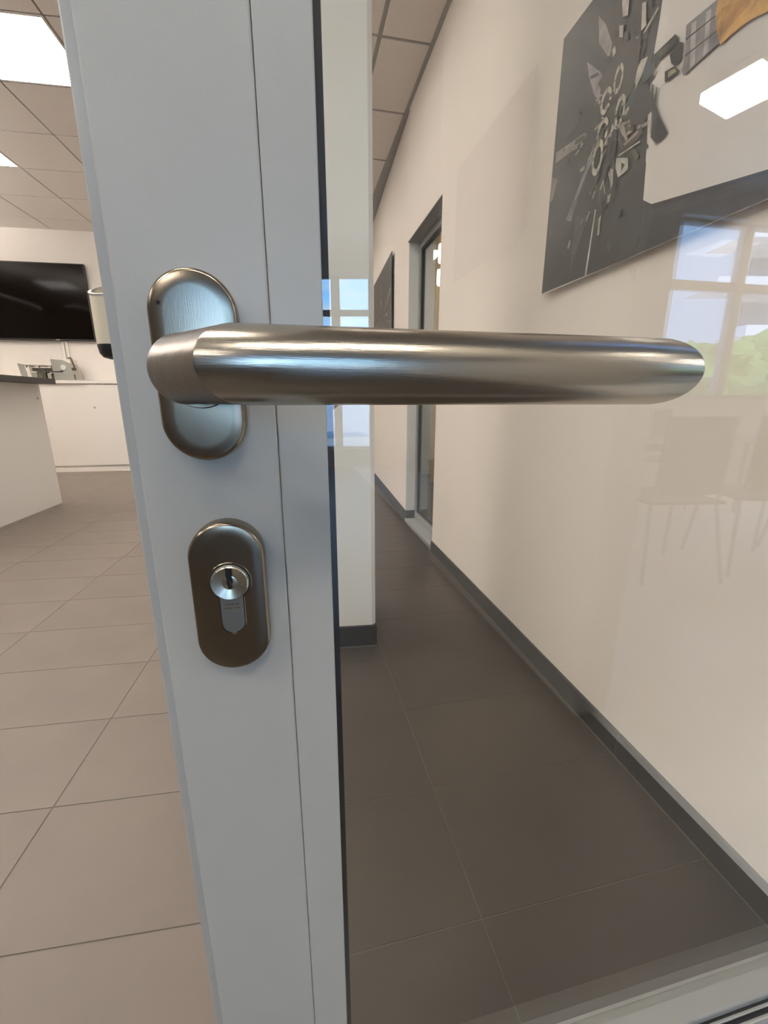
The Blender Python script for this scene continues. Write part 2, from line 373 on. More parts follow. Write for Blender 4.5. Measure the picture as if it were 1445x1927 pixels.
# ---- recessed glazed door of the corridor ------------------------
XD = XW + 0.085
d2 = tag(empty('door_2', (0,0,0), A2), 'grey framed glazed door recessed in the corridor wall', kind='structure')
fr = MB()
fr.box(XD, XD+0.04, DF-0.045, DF-0.004, 0.03, DZ-0.004).box(XD, XD+0.04, DN+0.004, DN+0.045, 0.03, DZ-0.004).box(XD, XD+0.04, DN+0.045, DF-0.045, DZ-0.05, DZ-0.004).box(XD, XD+0.04, DN+0.045, DF-0.045, 0.03, 0.085)
build('frame', fr, 'greyframe', d2, bevel=0.002)
gk = MB()
gk.box(XD+0.012, XD+0.03, DF-0.060, DF-0.045, 0.085, DZ-0.05).box(XD+0.012, XD+0.03, DN+0.045, DF-0.06, DZ-0.065, DZ-0.05).box(XD+0.012, XD+0.03, DN+0.045, DF-0.06, 0.085, 0.10)
build('gasket', gk, 'rubber', d2)
build('glass_pane', MB().box(XD+0.018, XD+0.024, DN+0.045, DF-0.060, 0.10, DZ-0.065), 'clear', d2)
build('threshold', MB().box(XW+0.002, XD+0.04, DN+0.004, DF-0.004, 0.0, 0.03), 'greyframe', d2)
# side room behind it
tag(build('wall_side_room', MB().box(1.05, 3.5, 5.6, 5.7, 0, 2.95).box(3.4, 3.5, 2.0, 5.6, 0, 2.95).box(1.05, 3.4, 1.9, 2.0, 0, 2.95), 'pillar', rot=A2, kind='structure'), 'pale wall of the room behind the recessed glazed door')
build('floor_side_room', MB().box(1.0, 3.5, 1.9, 5.7, -0.05, 0.0), 'tile_dark', rot=A2, kind='structure')
build('ceiling_side_room', MB().box(1.0, 3.5, 1.9, 5.7, 2.90, 2.95), 'ceil', rot=A2, kind='structure')
cu = MB(); pts = []
for i in range(25):
    x = 0.548 + i*0.0030; pts.append((x, 5.0 + 0.015*math.sin(i*1.3)))
cu.prism(pts + [(x, y+0.006) for x, y in pts[::-1]], 0.05, 2.85)
tag(build('curtain', cu, 'yellow'), 'narrow pale yellow curtain behind the recessed glazed door', 'curtain')
cb = MB().box(0.68, 1.5, 5.0, 5.35, 0.06, 1.95)
cbo = tag(build('cupboard', cb, 'worktop_dark'), 'dark cupboard in the room behind the recessed glazed door', 'cupboard')
build('plinth', MB().box(0.70, 1.48, 5.03, 5.33, 0, 0.06), 'rubber', cbo)
build('door', MB().box(0.685, 1.085, 4.985, 5.0, 0.07, 1.94), 'alu_dark', cbo); build('door', MB().box(1.095, 1.495, 4.985, 5.0, 0.07, 1.94), 'alu_dark', cbo)
for (x, y, lab) in ((0.500, 4.0, 'small glowing pendant lamp, nearer of two behind the recessed glazed door'), (0.575, 4.72, 'small glowing pendant lamp, farther of two behind the recessed glazed door')):
    r = tag(empty('pendant_lamp', (x, y, 2.13)), lab, 'lamp', 'pendant lamps in the side room')
    build('shade', MB().rings([[(0.042*math.cos(t)*s_, 0.042*math.sin(t)*s_, z) for t in [2*PI*i/20 for i in range(20)]] for z, s_ in ((0,0.9),(0.01,1),(0.13,1),(0.14,0.9))]), 'lamp_side', r, smooth=True)
    build('cord', MB().cyl((0,0,0.14),(0,0,2.90-2.13),0.003,n=6), 'rubber', r)
# ================================================================== HALL BEHIND THE CAMERA (mirrored in the glass)
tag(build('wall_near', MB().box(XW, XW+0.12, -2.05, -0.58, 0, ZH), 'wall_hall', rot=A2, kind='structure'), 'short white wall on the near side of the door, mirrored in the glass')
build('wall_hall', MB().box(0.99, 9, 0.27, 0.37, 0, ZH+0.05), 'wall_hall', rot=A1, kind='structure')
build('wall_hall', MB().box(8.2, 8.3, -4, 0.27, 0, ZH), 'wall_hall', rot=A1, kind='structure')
WA = math.radians(13.1)
wa = MB().box(-0.02, 3.9, -0.25, 0, 0, 1.033).box(-0.02, 3.9, -0.25, 0, 2.77, ZH).box(-0.12, 0.0, -0.25, 0, 0, ZH).box(2.99, 3.9, -0.25, 0, 1.033, 2.77)
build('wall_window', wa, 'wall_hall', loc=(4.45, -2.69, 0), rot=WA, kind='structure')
w1 = tag(empty('window_1', (4.45, -2.69, 0), WA), 'grey framed window with sky and balconies, mirrored right in the glass', kind='structure')
fm = MB()
for (a_, b_) in ((0, 0.03), (0.965, 1.075), (1.96, 2.06), (2.96, 2.99)): fm.box(a_, b_, -0.16, -0.08, 1.033, 2.77)
for (a_, b_) in ((1.033, 1.06), (2.125, 2.215), (2.74, 2.77)): fm.box(0.0, 2.99, -0.155, -0.085, a_, b_)
build('window_frame', fm, 'muntin', w1, bevel=0.004)
for (a_, b_) in ((0.03, 0.965), (1.075, 1.96), (2.06, 2.96)):
    for (c_, d_) in ((1.06, 2.125), (2.215, 2.74)): build('glass_pane', MB().box(a_, b_, -0.125, -0.117, c_, d_), 'clear', w1)
build('window_sill', MB().box(0, 2.99, -0.08, 0.05, 1.015, 1.033), 'muntin', w1)
dxr, dyr = 2.44-4.33, -5.59+2.72; Lr = math.hypot(dxr, dyr)
build('wall_return', MB().prism([(4.36,-2.94),(4.33,-2.70),(2.44,-5.59),(2.60,-5.72)], 0, ZH), 'wall_hall', kind='structure')
WB = math.radians(25)
wb = MB().box(-5.6, 0.15, -0.25, 0, 0, 0.28).box(-5.6, 0.15, -0.25, 0, 2.70, ZH).box(-0.0, 0.15, -0.25, 0, 0.28, 2.70).box(-5.6, -2.62, -0.25, 0, 0.28, 2.70)
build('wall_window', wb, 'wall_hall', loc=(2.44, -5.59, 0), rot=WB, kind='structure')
w2 = tag(empty('window_2', (2.44, -5.59, 0), WB), 'tall farther window mirrored over the white pillar', kind='structure')
fm = MB()
for (a_, b_) in ((-2.62, -2.58), (-1.52, -1.42), (-0.56, -0.44), (-0.03, 0)): fm.box(a_, b_, -0.16, -0.08, 0.28, 2.70)
for (a_, b_) in ((0.28, 0.31), (2.18, 2.26), (2.67, 2.70)): fm.box(-2.62, 0, -0.155, -0.085, a_, b_)
build('window_frame', fm, 'muntin', w2, bevel=0.004)
for (a_, b_) in ((-2.58, -1.52), (-1.42, -0.56), (-0.44, -0.03)):
    for (c_, d_) in ((0.31, 2.18), (2.26, 2.67)): build('glass_pane', MB().box(a_, b_, -0.125, -0.117, c_, d_), 'clear', w2)
ex, ey = 2.44-5.6*math.cos(WB), -5.59-5.6*math.sin(WB)
build('wall_hall', MB().prism([(ex, ey), (-9, ey), (-9, ey-0.15), (ex, ey-0.15)], 0, ZH), 'wall_hall', kind='structure')
# hall lights: one mirrored, two read from the lever streak, others added as fill
for i, (x, y, wx_, wy_, r_) in enumerate(((3.21, -1.87, 0.47, 0.40, -3), (-1.6, -1.6, 0.6, 0.6, 12), (-3.4, -1.2, 0.6, 0.6, 12), (-1.0, -3.8, 0.6, 0.6, 12), (-3.2, -3.6, 0.6, 0.6, 12), (-0.9, -0.2, 0.6, 0.3, 12), (-0.12, -1.62, 0.6, 0.32, 12), (0.55, -1.28, 0.45, 0.3, 12), (2.45, -0.85, 0.4, 0.22, 12), (4.6, -1.4, 0.6, 0.6, 12), (5.9, -1.6, 0.6, 0.6, 12))):
    L = build('light_panel', MB().box(0.012, wx_-0.012, 0.012, wy_-0.012, -0.045, -0.040), 'lamp_hall', loc=(x, y, ZH), rot=math.radians(r_))
    build('frame', MB().box(0, wx_, 0, wy_, -0.040, -0.001), 'ceil_hall', L)
    tag(L, ['bright square ceiling light mirrored in the door glass beside the large print', 'hall ceiling light left of the door, second from the partition', 'hall ceiling light farthest left of the door',
            'hall ceiling light behind the dark partition, nearer the far window', 'hall ceiling light behind the dark partition, farther left', 'small hall ceiling light nearest the door stile',
            'hall ceiling light mirrored as the bright streak on the lever', 'hall ceiling light beside the short white wall', 'ceiling light over the chairs nearest the door glass',
            'ceiling light right of the hall table', 'ceiling light farthest right of the hall table'][i], 'ceiling light', 'hall ceiling lights')

for i, (x, y) in enumerate(((-4.9, 3.2), (-5.9, 4.6), (-4.2, 1.4))):  # uplights added out of view to brighten the left ceiling and walls
    L = tag(empty('linear_luminaire', (x, y, 2.62), A3), ['suspended luminaire in the middle of the left room', 'suspended luminaire nearest the television wall', 'suspended luminaire nearest the door'][i], 'ceiling light', 'suspended luminaires')
    build('housing', MB().box(-0.14, 0.14, -0.9, 0.9, 0, 0.04), 'alu', L)
    build('diffuser', MB().box(-0.13, 0.13, -0.88, 0.88, 0.041, 0.046), 'lamp_up', L)
    build('cord', MB().cyl((0, -0.7, 0.04), (0, -0.7, ZL-2.62), 0.002, n=6), 'rubber', L); build('cord', MB().cyl((0, 0.7, 0.04), (0, 0.7, ZL-2.62), 0.002, n=6), 'rubber', L)

tag(build('light_panel', MB().box(2.2, 2.8, 3.4, 4.6, 2.885, 2.899), 'lamp_corr', rot=A2), 'square ceiling light of the side room behind the glazed door', 'ceiling light')  # unseen panel added to brighten the side room
# ================================================================== LEFT ROOM OBJECTS (frame A3)
def at3(x, y, z=0): wx, wy = loc2w(A3, x, y); return (wx, wy, z)
# sideboard
sb = tag(empty('sideboard', at3(-3.9, 6.84), A3), 'long white sideboard with sliding doors along the end wall', 'cabinet')
x0, x1 = -1.5, 1.55
build('body', MB().box(x0, x1, -0.175, 0.185, 0.075, 1.222), 'cab', sb, bevel=0.001)
build('worktop', MB().box(x0-0.01, x1+0.01, -0.215, 0.188, 1.226, 1.266), 'cab', sb, bevel=0.002)
build('plinth', MB().box(x0, x1, -0.188, 0.185, 0.0, 0.072), 'cab', sb)
build('bottom_rail', MB().box(x0, x1, -0.196, -0.176, 0.080, 0.094), 'cab_edge', sb)
dl = build('door', MB().box(-0.55, 0.725, -0.188, -0.177, 0.096, 1.176), 'cab', sb, bevel=0.001)
dr = build('door', MB().box(0.725, x1, -0.206, -0.190, 0.096, 1.212), 'cab', sb, bevel=0.001)
build('knob', MB().cyl((0.785,-0.216,0.905),(0.785,-0.206,0.905),0.013,n=16), 'alu', dr)
build('door', MB().box(x0, -0.555, -0.206, -0.190, 0.096, 1.212), 'cab', sb, bevel=0.001)
# island
isl = tag(empty('counter', at3(-3.4, 3.9), A3), 'white counter with dark overhanging top, cut by the left edge', 'counter')
build('side_panel', MB().box(0.765, 0.795, -1.0, 0.683, 0, 1.150), 'island', isl, bevel=0.001)
build('body', MB().box(-0.8, 0.763, -1.0, 0.66, 0, 1.148), 'island', isl)
build('worktop', MB().box(-0.85, 0.935, -1.05, 0.70, 1.150, 1.198), 'worktop_dark', isl, bevel=0.002)
build('hinge_screw', MB().cyl((0.795, 0.62, 1.02), (0.803, 0.62, 1.02), 0.010, n=10), 'alu', isl)
# television
tv = tag(empty('television', at3(-4.06, 7.0, 1.815), A3), 'large black wall television above the white sideboard', 'television')
build('housing', MB().box(-0.97, 0.95, -0.045, 0.0, 0, 0.985), 'tvframe', tv, bevel=0.004)
build('wall_bracket', MB().box(-0.3, 0.3, 0.0, 0.03, 0.25, 0.75), 'tvframe', tv)
build('screen', MB().box(-0.958, 0.938, -0.0475, -0.0455, 0.022, 0.973), 'screen', tv)
build('logo', MB().box(0.44, 0.49, -0.0475, -0.0458, 0.006, 0.014), 'alu', tv, )
# cable duct
cd = tag(empty('cable_duct', at3(-3.55, 7.0, 1.27), A3), 'white cable duct on the wall between television and sideboard', 'cable duct')
build('channel', MB().box(-0.035, -0.005, 0.0, 0.026, 0, 0.54), 'cab', cd, bevel=0.002)
build('channel', MB().box(0.015, 0.045, 0.0, 0.026, 0, 0.54), 'cab', cd, bevel=0.002)
# machine model
mc = tag(empty('machine_model', at3(-3.68, 6.80, 1.266), A3), 'small open aluminium machine model standing on the white sideboard', 'machine model')
def px(u): return -4.24 + 0.00657*u + 3.68
def pz(v): return (713.0 - v)*0.007
b = MB(); b.box(px(16), px(160), -0.12, 0.12, 0, 0.012); build('base_plate', b, 'alu', mc, bevel=0.001)
b = MB(); b.prism_y([(px(33), pz(681)), (px(45), pz(683)), (px(49), 0.012), (px(38), 0.012)], -0.10, -0.092); build('side_plate', b, 'alu', mc)
b = MB(); b.prism_y([(px(36), pz(681)), (px(45), pz(683)), (px(49), 0.012), (px(40), 0.012)], 0.092, 0.10); build('side_plate', b, 'alu', mc)
for y in (-0.095, 0.095):
    build('rod', MB().cyl((px(40), y, pz(684)), (px(99), y, pz(685)), 0.007, n=10), 'alu', mc)
for u in (49, 73, 96): build('rod', MB().cyl((px(u), -0.095, pz(685)), (px(u), 0.095, pz(685)), 0.006, n=8), 'alu_dark', mc)
for u in (49, 73, 96): build('spacer', MB().box(px(u)-0.006, px(u)+0.006, -0.1, -0.088, pz(689), pz(684)), 'alu_dark', mc)
build('rear_beam', MB().box(px(46), px(98), 0.05, 0.09, pz(694), pz(688)), 'alu_dark', mc)
build('shaft', MB().cyl((px(48), 0, pz(697)), (px(118), -0.11, pz(695)), 0.010, n=12), 'alu_dark', mc)
build('column', MB().box(px(72), px(79), -0.06, 0.05, 0.012, pz(693)), 'alu_dark', mc, bevel=0.003)
build('gear', MB().cyl((px(93), -0.05, pz(698)), (px(97), -0.04, pz(698)), 0.055, n=18), 'alu_dark', mc)
build('lower_drive', MB().box(px(53), px(63), -0.07, 0.06, 0.012, pz(697)), 'alu', mc, bevel=0.004)
build('lower_drive', MB().box(px(83), px(90), -0.07, 0.06, 0.012, pz(699)), 'alu', mc, bevel=0.004)
build('tray', MB().box(px(53), px(61), -0.075, 0.0, pz(698), pz(696.4)), 'cab', mc)
b = MB(); b.prism_y([(px(97), pz(672)), (px(120), pz(674)), (px(132), pz(680)), (px(139), 0.012), (px(99), 0.012)], -0.11, 0.10); build('gearbox', b, 'alu', mc, bevel=0.004)
build('lens', MB().cyl((px(120), -0.118, pz(688)), (px(120), -0.11, pz(688)), 0.034, n=24), 'lampwhite', mc)
build('cover', MB().box(px(118), px(133), -0.09, 0.09, pz(681), pz(672.5)), 'cab', mc, bevel=0.003)
b = MB(); b.prism_y([(px(99), pz(697)), (px(116), pz(697)), (px(116), pz(695.4)), (px(99), pz(695.4))], -0.118, -0.108); build('slot', b, 'rubber', mc)
b = MB(); b.cyl((px(131), -0.10, pz(670.5)), (px(136), -0.10, pz(670.5)), 0.010, n=8).cyl((px(136), -0.10, pz(670.5)), (px(141), -0.10, pz(690)), 0.011, n=8).cyl((px(138), -0.12, pz(691)), (px(138), -0.06, pz(691)), 0.018, n=10)
build('crank', b, 'alu_dark', mc)
build('foot', MB().box(px(137), px(139), -0.11, -0.1, 0.0, 0.08), 'alu_dark', mc)
k = MB(); k.prism([(px(24), -0.06), (px(29), -0.09), (px(35), -0.07), (px(33), -0.02), (px(27), -0.01)], 0.012, 0.030); k.prism([(px(27), -0.06), (px(31), -0.07), (px(31), -0.03)], 0.030, 0.052)
tag(build('metal_workpiece', k, 'alu_dark', loc=mc.location, rot=A3), 'tiny dark metal workpiece lying left of the machine model', 'workpiece')
k = MB().box(px(36), px(51), -0.118, -0.103, 0.012, 0.030)
tag(build('white_block', k, 'cab', loc=mc.location, rot=A3, bevel=0.002), 'flat white block in front of the machine model', 'block')
# dispenser
dp = tag(empty('dispenser', (-1.315, 2.2, 0)), 'cream dispenser tube with black foot, half hidden behind the grey door edge', 'dispenser')
def ringz(r, zf, n=28, cx=0): return [(cx + r*math.cos(2*PI*i/n), r*math.sin(2*PI*i/n), zf(2*PI*i/n)) for i in range(n)]
top = lambda a: 1.50 - 0.06*math.sin(a+0.9)*1.0 + 0.0
build('tube', MB().rings([ringz(0.074, lambda a: 1.26), ringz(0.074, lambda a: 1.505 + 0.035*math.sin(a)), ringz(0.066, lambda a: 1.507 + 0.032*math.sin(a)), ringz(0.066, lambda a: 1.40)]), 'cream', dp, smooth=True)
build('rim', MB().rings([ringz(0.076, lambda a: 1.500 + 0.035*math.sin(a)), ringz(0.077, lambda a: 1.508 + 0.035*math.sin(a)), ringz(0.064, lambda a: 1.510 + 0.032*math.sin(a)), ringz(0.064, lambda a: 1.500 + 0.032*math.sin(a))], caps=False), 'alu', dp, smooth=True)
build('foot', MB().rings([ringz(r, lambda a, z=z: z) for r, z in ((0.03,1.196),(0.055,1.203),(0.068,1.220),(0.0735,1.248),(0.0735,1.262))]), 'rubber', dp, smooth=True)
build('pole', MB().cyl((0.045,0,0.012),(0.045,0,1.20),0.013,n=14), 'alu', dp, smooth=True)
build('base', MB().cyl((0.075,0,0),(0.075,0,0.012),0.045,n=28), 'alu', dp)
# ================================================================== PRINTS ON THE CORRIDOR WALL (frame A2)
PIC=[
('3e3936',1.440,2.046,1.299,2.046,1.120,2.046,1.055,2.000,1.041,1.889,1.045,1.861,1.046,1.823,1.050,1.773,1.050,1.716,1.032,1.566,1.023,1.472,1.023,1.345,1.441,1.352),
('5f5c5f',1.028,1.470,0.992,1.446,0.884,1.426,0.724,1.397,0.660,1.386,0.638,1.283,1.03,1.317,1.03,1.386),
('3c393b',0.992,1.446,0.884,1.426,0.724,1.397,0.660,1.386,0.659,1.379,0.723,1.389,0.882,1.417,0.986,1.433),
('47454a',0.986,1.415,0.878,1.399,0.794,1.381,0.723,1.369,0.713,1.347,0.869,1.354,0.950,1.343,0.995,1.317),
('504b49',1.432,2.042,1.303,2.029,1.264,1.995,1.193,1.884,1.210,1.845,1.327,1.975),
('96908f',1.276,1.988,1.242,1.948,1.207,1.886,1.212,1.857,1.263,1.922),
('373230',1.440,2.018,1.326,1.966,1.225,1.858,1.251,1.863,1.284,1.894,1.289,1.808,1.426,1.875),
('8c8287',1.308,1.909,1.233,1.838,1.235,1.778,1.261,1.808,1.292,1.865),
('282423',1.436,1.880,1.330,1.831,1.250,1.787,1.198,1.721,1.267,1.733,1.378,1.750,1.432,1.785),
('878078',1.426,1.751,1.328,1.739,1.274,1.733,1.279,1.719,1.331,1.715,1.425,1.723),
('7d7070',1.443,1.693,1.387,1.661,1.400,1.634,1.434,1.619),
('4e4c4e',1.403,1.677,1.225,1.657,1.310,1.512,1.372,1.476,1.427,1.523,1.428,1.611),
('73757d',1.254,1.662,1.225,1.657,1.272,1.603,1.311,1.522,1.339,1.536,1.287,1.606),
('2d2a2a',1.431,1.495,1.329,1.482,1.303,1.519,1.233,1.512,1.197,1.511,1.169,1.328,1.437,1.354,1.437,1.414),
('69625f',1.288,1.527,1.225,1.509,1.253,1.462,1.281,1.403,1.289,1.358,1.293,1.425),
('23211f',1.198,1.553,1.160,1.588,1.101,1.532,1.028,1.547,1.021,1.464,1.024,1.347,1.173,1.347,1.197,1.511),
('2d2d32',1.090,1.509,1.027,1.491,1.012,1.381,1.024,1.345,1.076,1.350,1.091,1.483),
('48423c',1.274,1.536,1.171,1.581,1.131,1.537,1.184,1.515,1.290,1.537),
('6e6968',1.195,1.551,1.149,1.568,1.139,1.544,1.184,1.512),
('beb9b2',1.201,1.513,1.196,1.511,1.208,1.345,1.215,1.346),
('554d46',1.208,1.837,1.165,1.860,1.094,1.824,1.093,1.767,1.105,1.720,1.192,1.755,1.243,1.821),
('aaa5a0',1.182,1.958,1.154,1.938,1.152,1.904,1.171,1.914),
('b4afa8',1.106,1.895,1.093,1.889,1.082,1.838,1.097,1.838),
('a5a09b',1.180,1.903,1.164,1.894,1.161,1.867,1.175,1.877),
('325f73',1.088,1.892,1.072,1.880,1.073,1.863,1.085,1.878),
('285f78',1.052,1.771,1.040,1.719,1.079,1.723,1.073,1.746,1.062,1.761),
('b9b4aa',1.084,1.775,1.063,1.769,1.073,1.746,1.090,1.726,1.098,1.740,1.093,1.767),
('262222',1.105,1.720,1.052,1.714,1.027,1.664,1.028,1.645,1.055,1.632,1.106,1.672,1.106,1.700),
('375f6e',1.105,1.720,1.090,1.726,1.091,1.692,1.123,1.703,1.114,1.716),
('a5a59b',1.132,1.602,1.088,1.582,1.082,1.554,1.116,1.552,1.130,1.579),
('3a3835',1.111,1.583,1.096,1.571,1.106,1.561),
('a09b96',1.150,1.588,1.139,1.579,1.133,1.546,1.140,1.537),
('645048',1.128,1.611,1.055,1.632,1.046,1.611,1.081,1.604),
('b4afa5',1.127,1.605,1.054,1.601,1.053,1.597,1.123,1.601),
('968278',1.113,1.622,1.065,1.627,1.061,1.621,1.105,1.615),
('b9b4ac',1.038,1.643,1.028,1.645,1.022,1.615,1.031,1.600),
('2a242a',1.051,1.710,1.000,1.620,0.969,1.573,0.998,1.567,1.020,1.591,1.020,1.614,1.024,1.646),
('4a4248',1.004,1.596,0.976,1.580,0.997,1.583),
('322d2a',1.045,1.760,0.987,1.760,0.975,1.742,0.993,1.737,1.028,1.738,1.032,1.730,1.040,1.735),
('78705f',1.032,1.756,0.991,1.751,0.981,1.742,1.025,1.742),
('262328',0.996,1.730,0.972,1.737,0.962,1.729,0.960,1.699,0.976,1.697,0.987,1.709),
('3c3430',1.003,1.704,0.976,1.698,0.959,1.678,0.994,1.680,0.999,1.683),
('8c8264',0.993,1.698,0.975,1.693,0.969,1.684,0.991,1.686),
('8c8a8c',0.960,1.757,0.885,1.749,0.881,1.707,0.868,1.669,0.948,1.664,0.955,1.678,0.952,1.703),
('bebcb9',0.947,1.751,0.935,1.748,0.922,1.668,0.933,1.667),
('b9b7b4',0.912,1.745,0.901,1.744,0.893,1.671,0.903,1.670),
('504e4e',0.956,1.732,0.883,1.724,0.882,1.722,0.956,1.728),
('5a5858',0.952,1.701,0.875,1.695,0.875,1.693,0.951,1.698),
('cda05a',0.889,1.752,0.756,1.658,0.765,1.650,0.810,1.664,0.847,1.666,0.866,1.663,0.880,1.693,0.888,1.722),
('be8e4b',0.877,1.728,0.821,1.704,0.813,1.691,0.851,1.681,0.870,1.678),
('4a4642',1.039,1.703,1.034,1.700,1.027,1.664,1.032,1.666),
('4a4642',1.023,1.687,1.018,1.685,1.018,1.652,1.023,1.655),
]
RINGS= [(1.159, 1.783, 0.017, 0.031), (1.199, 1.759, 0.021, 0.029), (1.138, 1.705, 0.018, 0.034), (1.199, 1.691, 0.023, 0.031), (1.208, 1.637, 0.022, 0.041)]

def plate(name, parent, e0, e1, z0, z1, th, m):
    return build(name, MB().box(XW-0.018-th, XW-0.018, e0, e1, z0, z1), m, parent, bevel=0.0006)
pic = tag(empty('large_print', (0,0,0), A2), 'large frameless print of an exploded machine, upper right on the corridor wall', 'print')
plate('panel', pic, 0.42, 1.441, 1.348, 2.046, 0.004, 'print_white')
for y_ in (0.5, 1.36):
    for z_ in (1.42, 1.97): build('standoff', MB().cyl((XW-0.0175, y_, z_), (XW, y_, z_), 0.008, n=10), 'alu', pic)
cols = []; pr = MB(); XP = XW-0.018-0.004
def ink(c):
    if c not in cols: cols.append(c)
    return cols.index(c)
depth = 0.0
def poly_e(c, pts):
    global depth
    depth += 0.000012
    pts = [(min(max(y,0.425),1.4405), min(max(z,1.3485),2.0455)) for y, z in pts]
    pr.mi = ink(c); x = XP - 0.0002 - depth
    bmt = [(x, y, z) for y, z in pts]
    from mathutils.geometry import tessellate_polygon
    tri = tessellate_polygon([[Vector((y, z, 0)) for y, z in pts]])
    pr.add(bmt, [t for t in tri])
rr = random.Random(5)
for i, (c, *l) in enumerate(PIC):
    poly_e(c, list(zip(l[::2], l[1::2])))
    if i == 19:
        shards = ['2a2624','6e655c','8d857a','3a3531','585049','1d1a19','a39c90','4a433c']
        for q in range(330):
            a = rr.uniform(0, 2*PI); R_ = abs(rr.gauss(0, 0.12)); cy, cz = 1.165 + R_*math.cos(a)*0.8, 1.70 + R_*math.sin(a)*1.1
            d = rr.uniform(-0.5, 0.5) + a; l1, l2 = rr.uniform(0.004, 0.026), rr.uniform(0.0015, 0.007)
            u_ = (math.cos(d)*l1, math.sin(d)*l1); v_ = (-math.sin(d)*l2, math.cos(d)*l2)
            if 1.03 < cy < 1.42: poly_e(rr.choice(shards), [(cy-u_[0]-v_[0], cz-u_[1]-v_[1]), (cy+u_[0]-v_[0], cz+u_[1]-v_[1]), (cy+u_[0]+v_[0]*0.6, cz+u_[1]+v_[1]*0.6), (cy-u_[0]*0.7+v_[0], cz-u_[1]*0.7+v_[1])])
for (cy, cz, ry_, rz_) in RINGS:
    n = 22
    for k_ in range(n):
        if rr.random() < 0.16: continue
        a0, a1 = 2*PI*k_/n, 2*PI*(k_+1)/n
        c = 'b2ae9e' if k_ % 5 else '8a8478'
        poly_e(c, [(cy+ry_*math.cos(a0), cz+rz_*math.sin(a0)), (cy+ry_*math.cos(a1), cz+rz_*math.sin(a1)), (cy+ry_*0.62*math.cos(a1), cz+rz_*0.62*math.sin(a1)), (cy+ry_*0.62*math.cos(a0), cz+rz_*0.62*math.sin(a0))])
    poly_e('3a3632', [(cy+ry_*0.3*math.cos(2*PI*k_/10), cz+rz_*0.3*math.sin(2*PI*k_/10)) for k_ in range(10)])
pim = [mat('print_ink_' + c, tuple((0.30 if sum(srgb(c)[:3]) < 0.5 else 0.95)*x_ for x_ in srgb(c)[:3]), 0.45, noise_amt=0.4, noise_scale=28) for c in cols]
build('printed_image', pr, pim, pic)
# second print far down the corridor (frame of the far wall)
yaw_f = math.atan2(-dx, dy)
p2 = tag(empty('small_print', (fx, fy, 0), yaw_f), 'grey print far down the corridor beyond the recessed glazed door', 'print')
build('panel', MB().box(-0.024, -0.018, 0.60, 1.75, 1.45, 2.235), 'print_mid', p2)
for z_ in (1.55, 2.15): build('standoff', MB().cyl((-0.018, 0.7, z_), (0.0, 0.7, z_), 0.008, n=8), 'alu', p2)
q = MB()
for i in range(46):
    a = rr.uniform(0, 2*PI); r0, r1 = rr.uniform(0.02, 0.2), rr.uniform(0.25, 0.6); wv = rr.uniform(0.01, 0.06); q.mi = rr.choice((0,0,1,1,2,3))
    cy, cz = 1.12, 1.78; x = -0.0242 - i*0.00002
    P_ = [(cy+r0*math.cos(a), cz+r0*math.sin(a)*0.6), (cy+r1*math.cos(a-wv), cz+r1*math.sin(a-wv)*0.6), (cy+r1*math.cos(a+wv), cz+r1*math.sin(a+wv)*0.6)]
    P_ = [(min(max(y,0.605),1.745), min(max(z,1.455),2.23)) for y, z in P_]
    q.add([(x, y, z) for y, z in P_], [(0,1,2)])
build('printed_image', q, ['print_dark', 'print_grey', 'print_light', 'print_mid'], p2)
# print on the near wall seen mirrored
p3 = tag(empty('plum_print', (0,0,0), A2), 'dim plum grey print seen only as a faint mirror image on the glass', 'print')
build('panel', MB().box(XW-0.024, XW-0.018, -1.74, -1.09, 1.56, 2.035), 'plum', p3)
build('standoff', MB().cyl((XW-0.018, -1.2, 1.8), (XW, -1.2, 1.8), 0.01, n=8), 'alu', p3)
# ================================================================== TABLE AND CHAIRS OF THE HALL (mirrored in the glass)
DG = 0.205
EX, EY = -math.sin(A1), math.cos(A1)
def mir(x, y):                            # mirror a floor point about the door pane
    k = 2*(x*EX + y*EY - DG); return (x - k*EX, y - k*EY)
def chair(name, loc, rot, lab, grp='chairs around the hall table'):
    r = tag(empty(name, loc, rot), lab, 'chair', grp)
    build('seat', MB().prism([(-0.22,-0.20),(0.22,-0.20),(0.21,0.22),(-0.21,0.22)], 0.445, 0.462), 'chairback', r, bevel=0.004)
    bk = MB(); rg = []
    for k in range(7):
        z = 0.50 + 0.42*k/6; yy = -0.205 - 0.025*k/6
        rg.append([(-0.19, yy+0.02, z), (-0.10, yy, z), (0.0, yy-0.006, z), (0.10, yy, z), (0.19, yy+0.02, z), (0.19, yy+0.032, z), (0.10, yy+0.012, z), (0.0, yy+0.006, z), (-0.10, yy+0.012, z), (-0.19, yy+0.032, z)])
    build('backrest', bk.rings(rg), 'chairback', r, smooth=True)
    for sx_ in (-1, 1):
        build('leg', MB().cyl((sx_*0.23, 0.21, 0), (sx_*0.19, 0.16, 0.445), 0.010, n=8), 'chrome', r)
        build('leg', MB().cyl((sx_*0.23, -0.26, 0), (sx_*0.19, -0.17, 0.445), 0.010, n=8).cyl((sx_*0.19, -0.17, 0.44), (sx_*0.18, -0.20, 0.56), 0.010, n=8), 'chrome', r)
    return r
def mrot(a_virtual): return 2*A1 + 0 - a_virtual
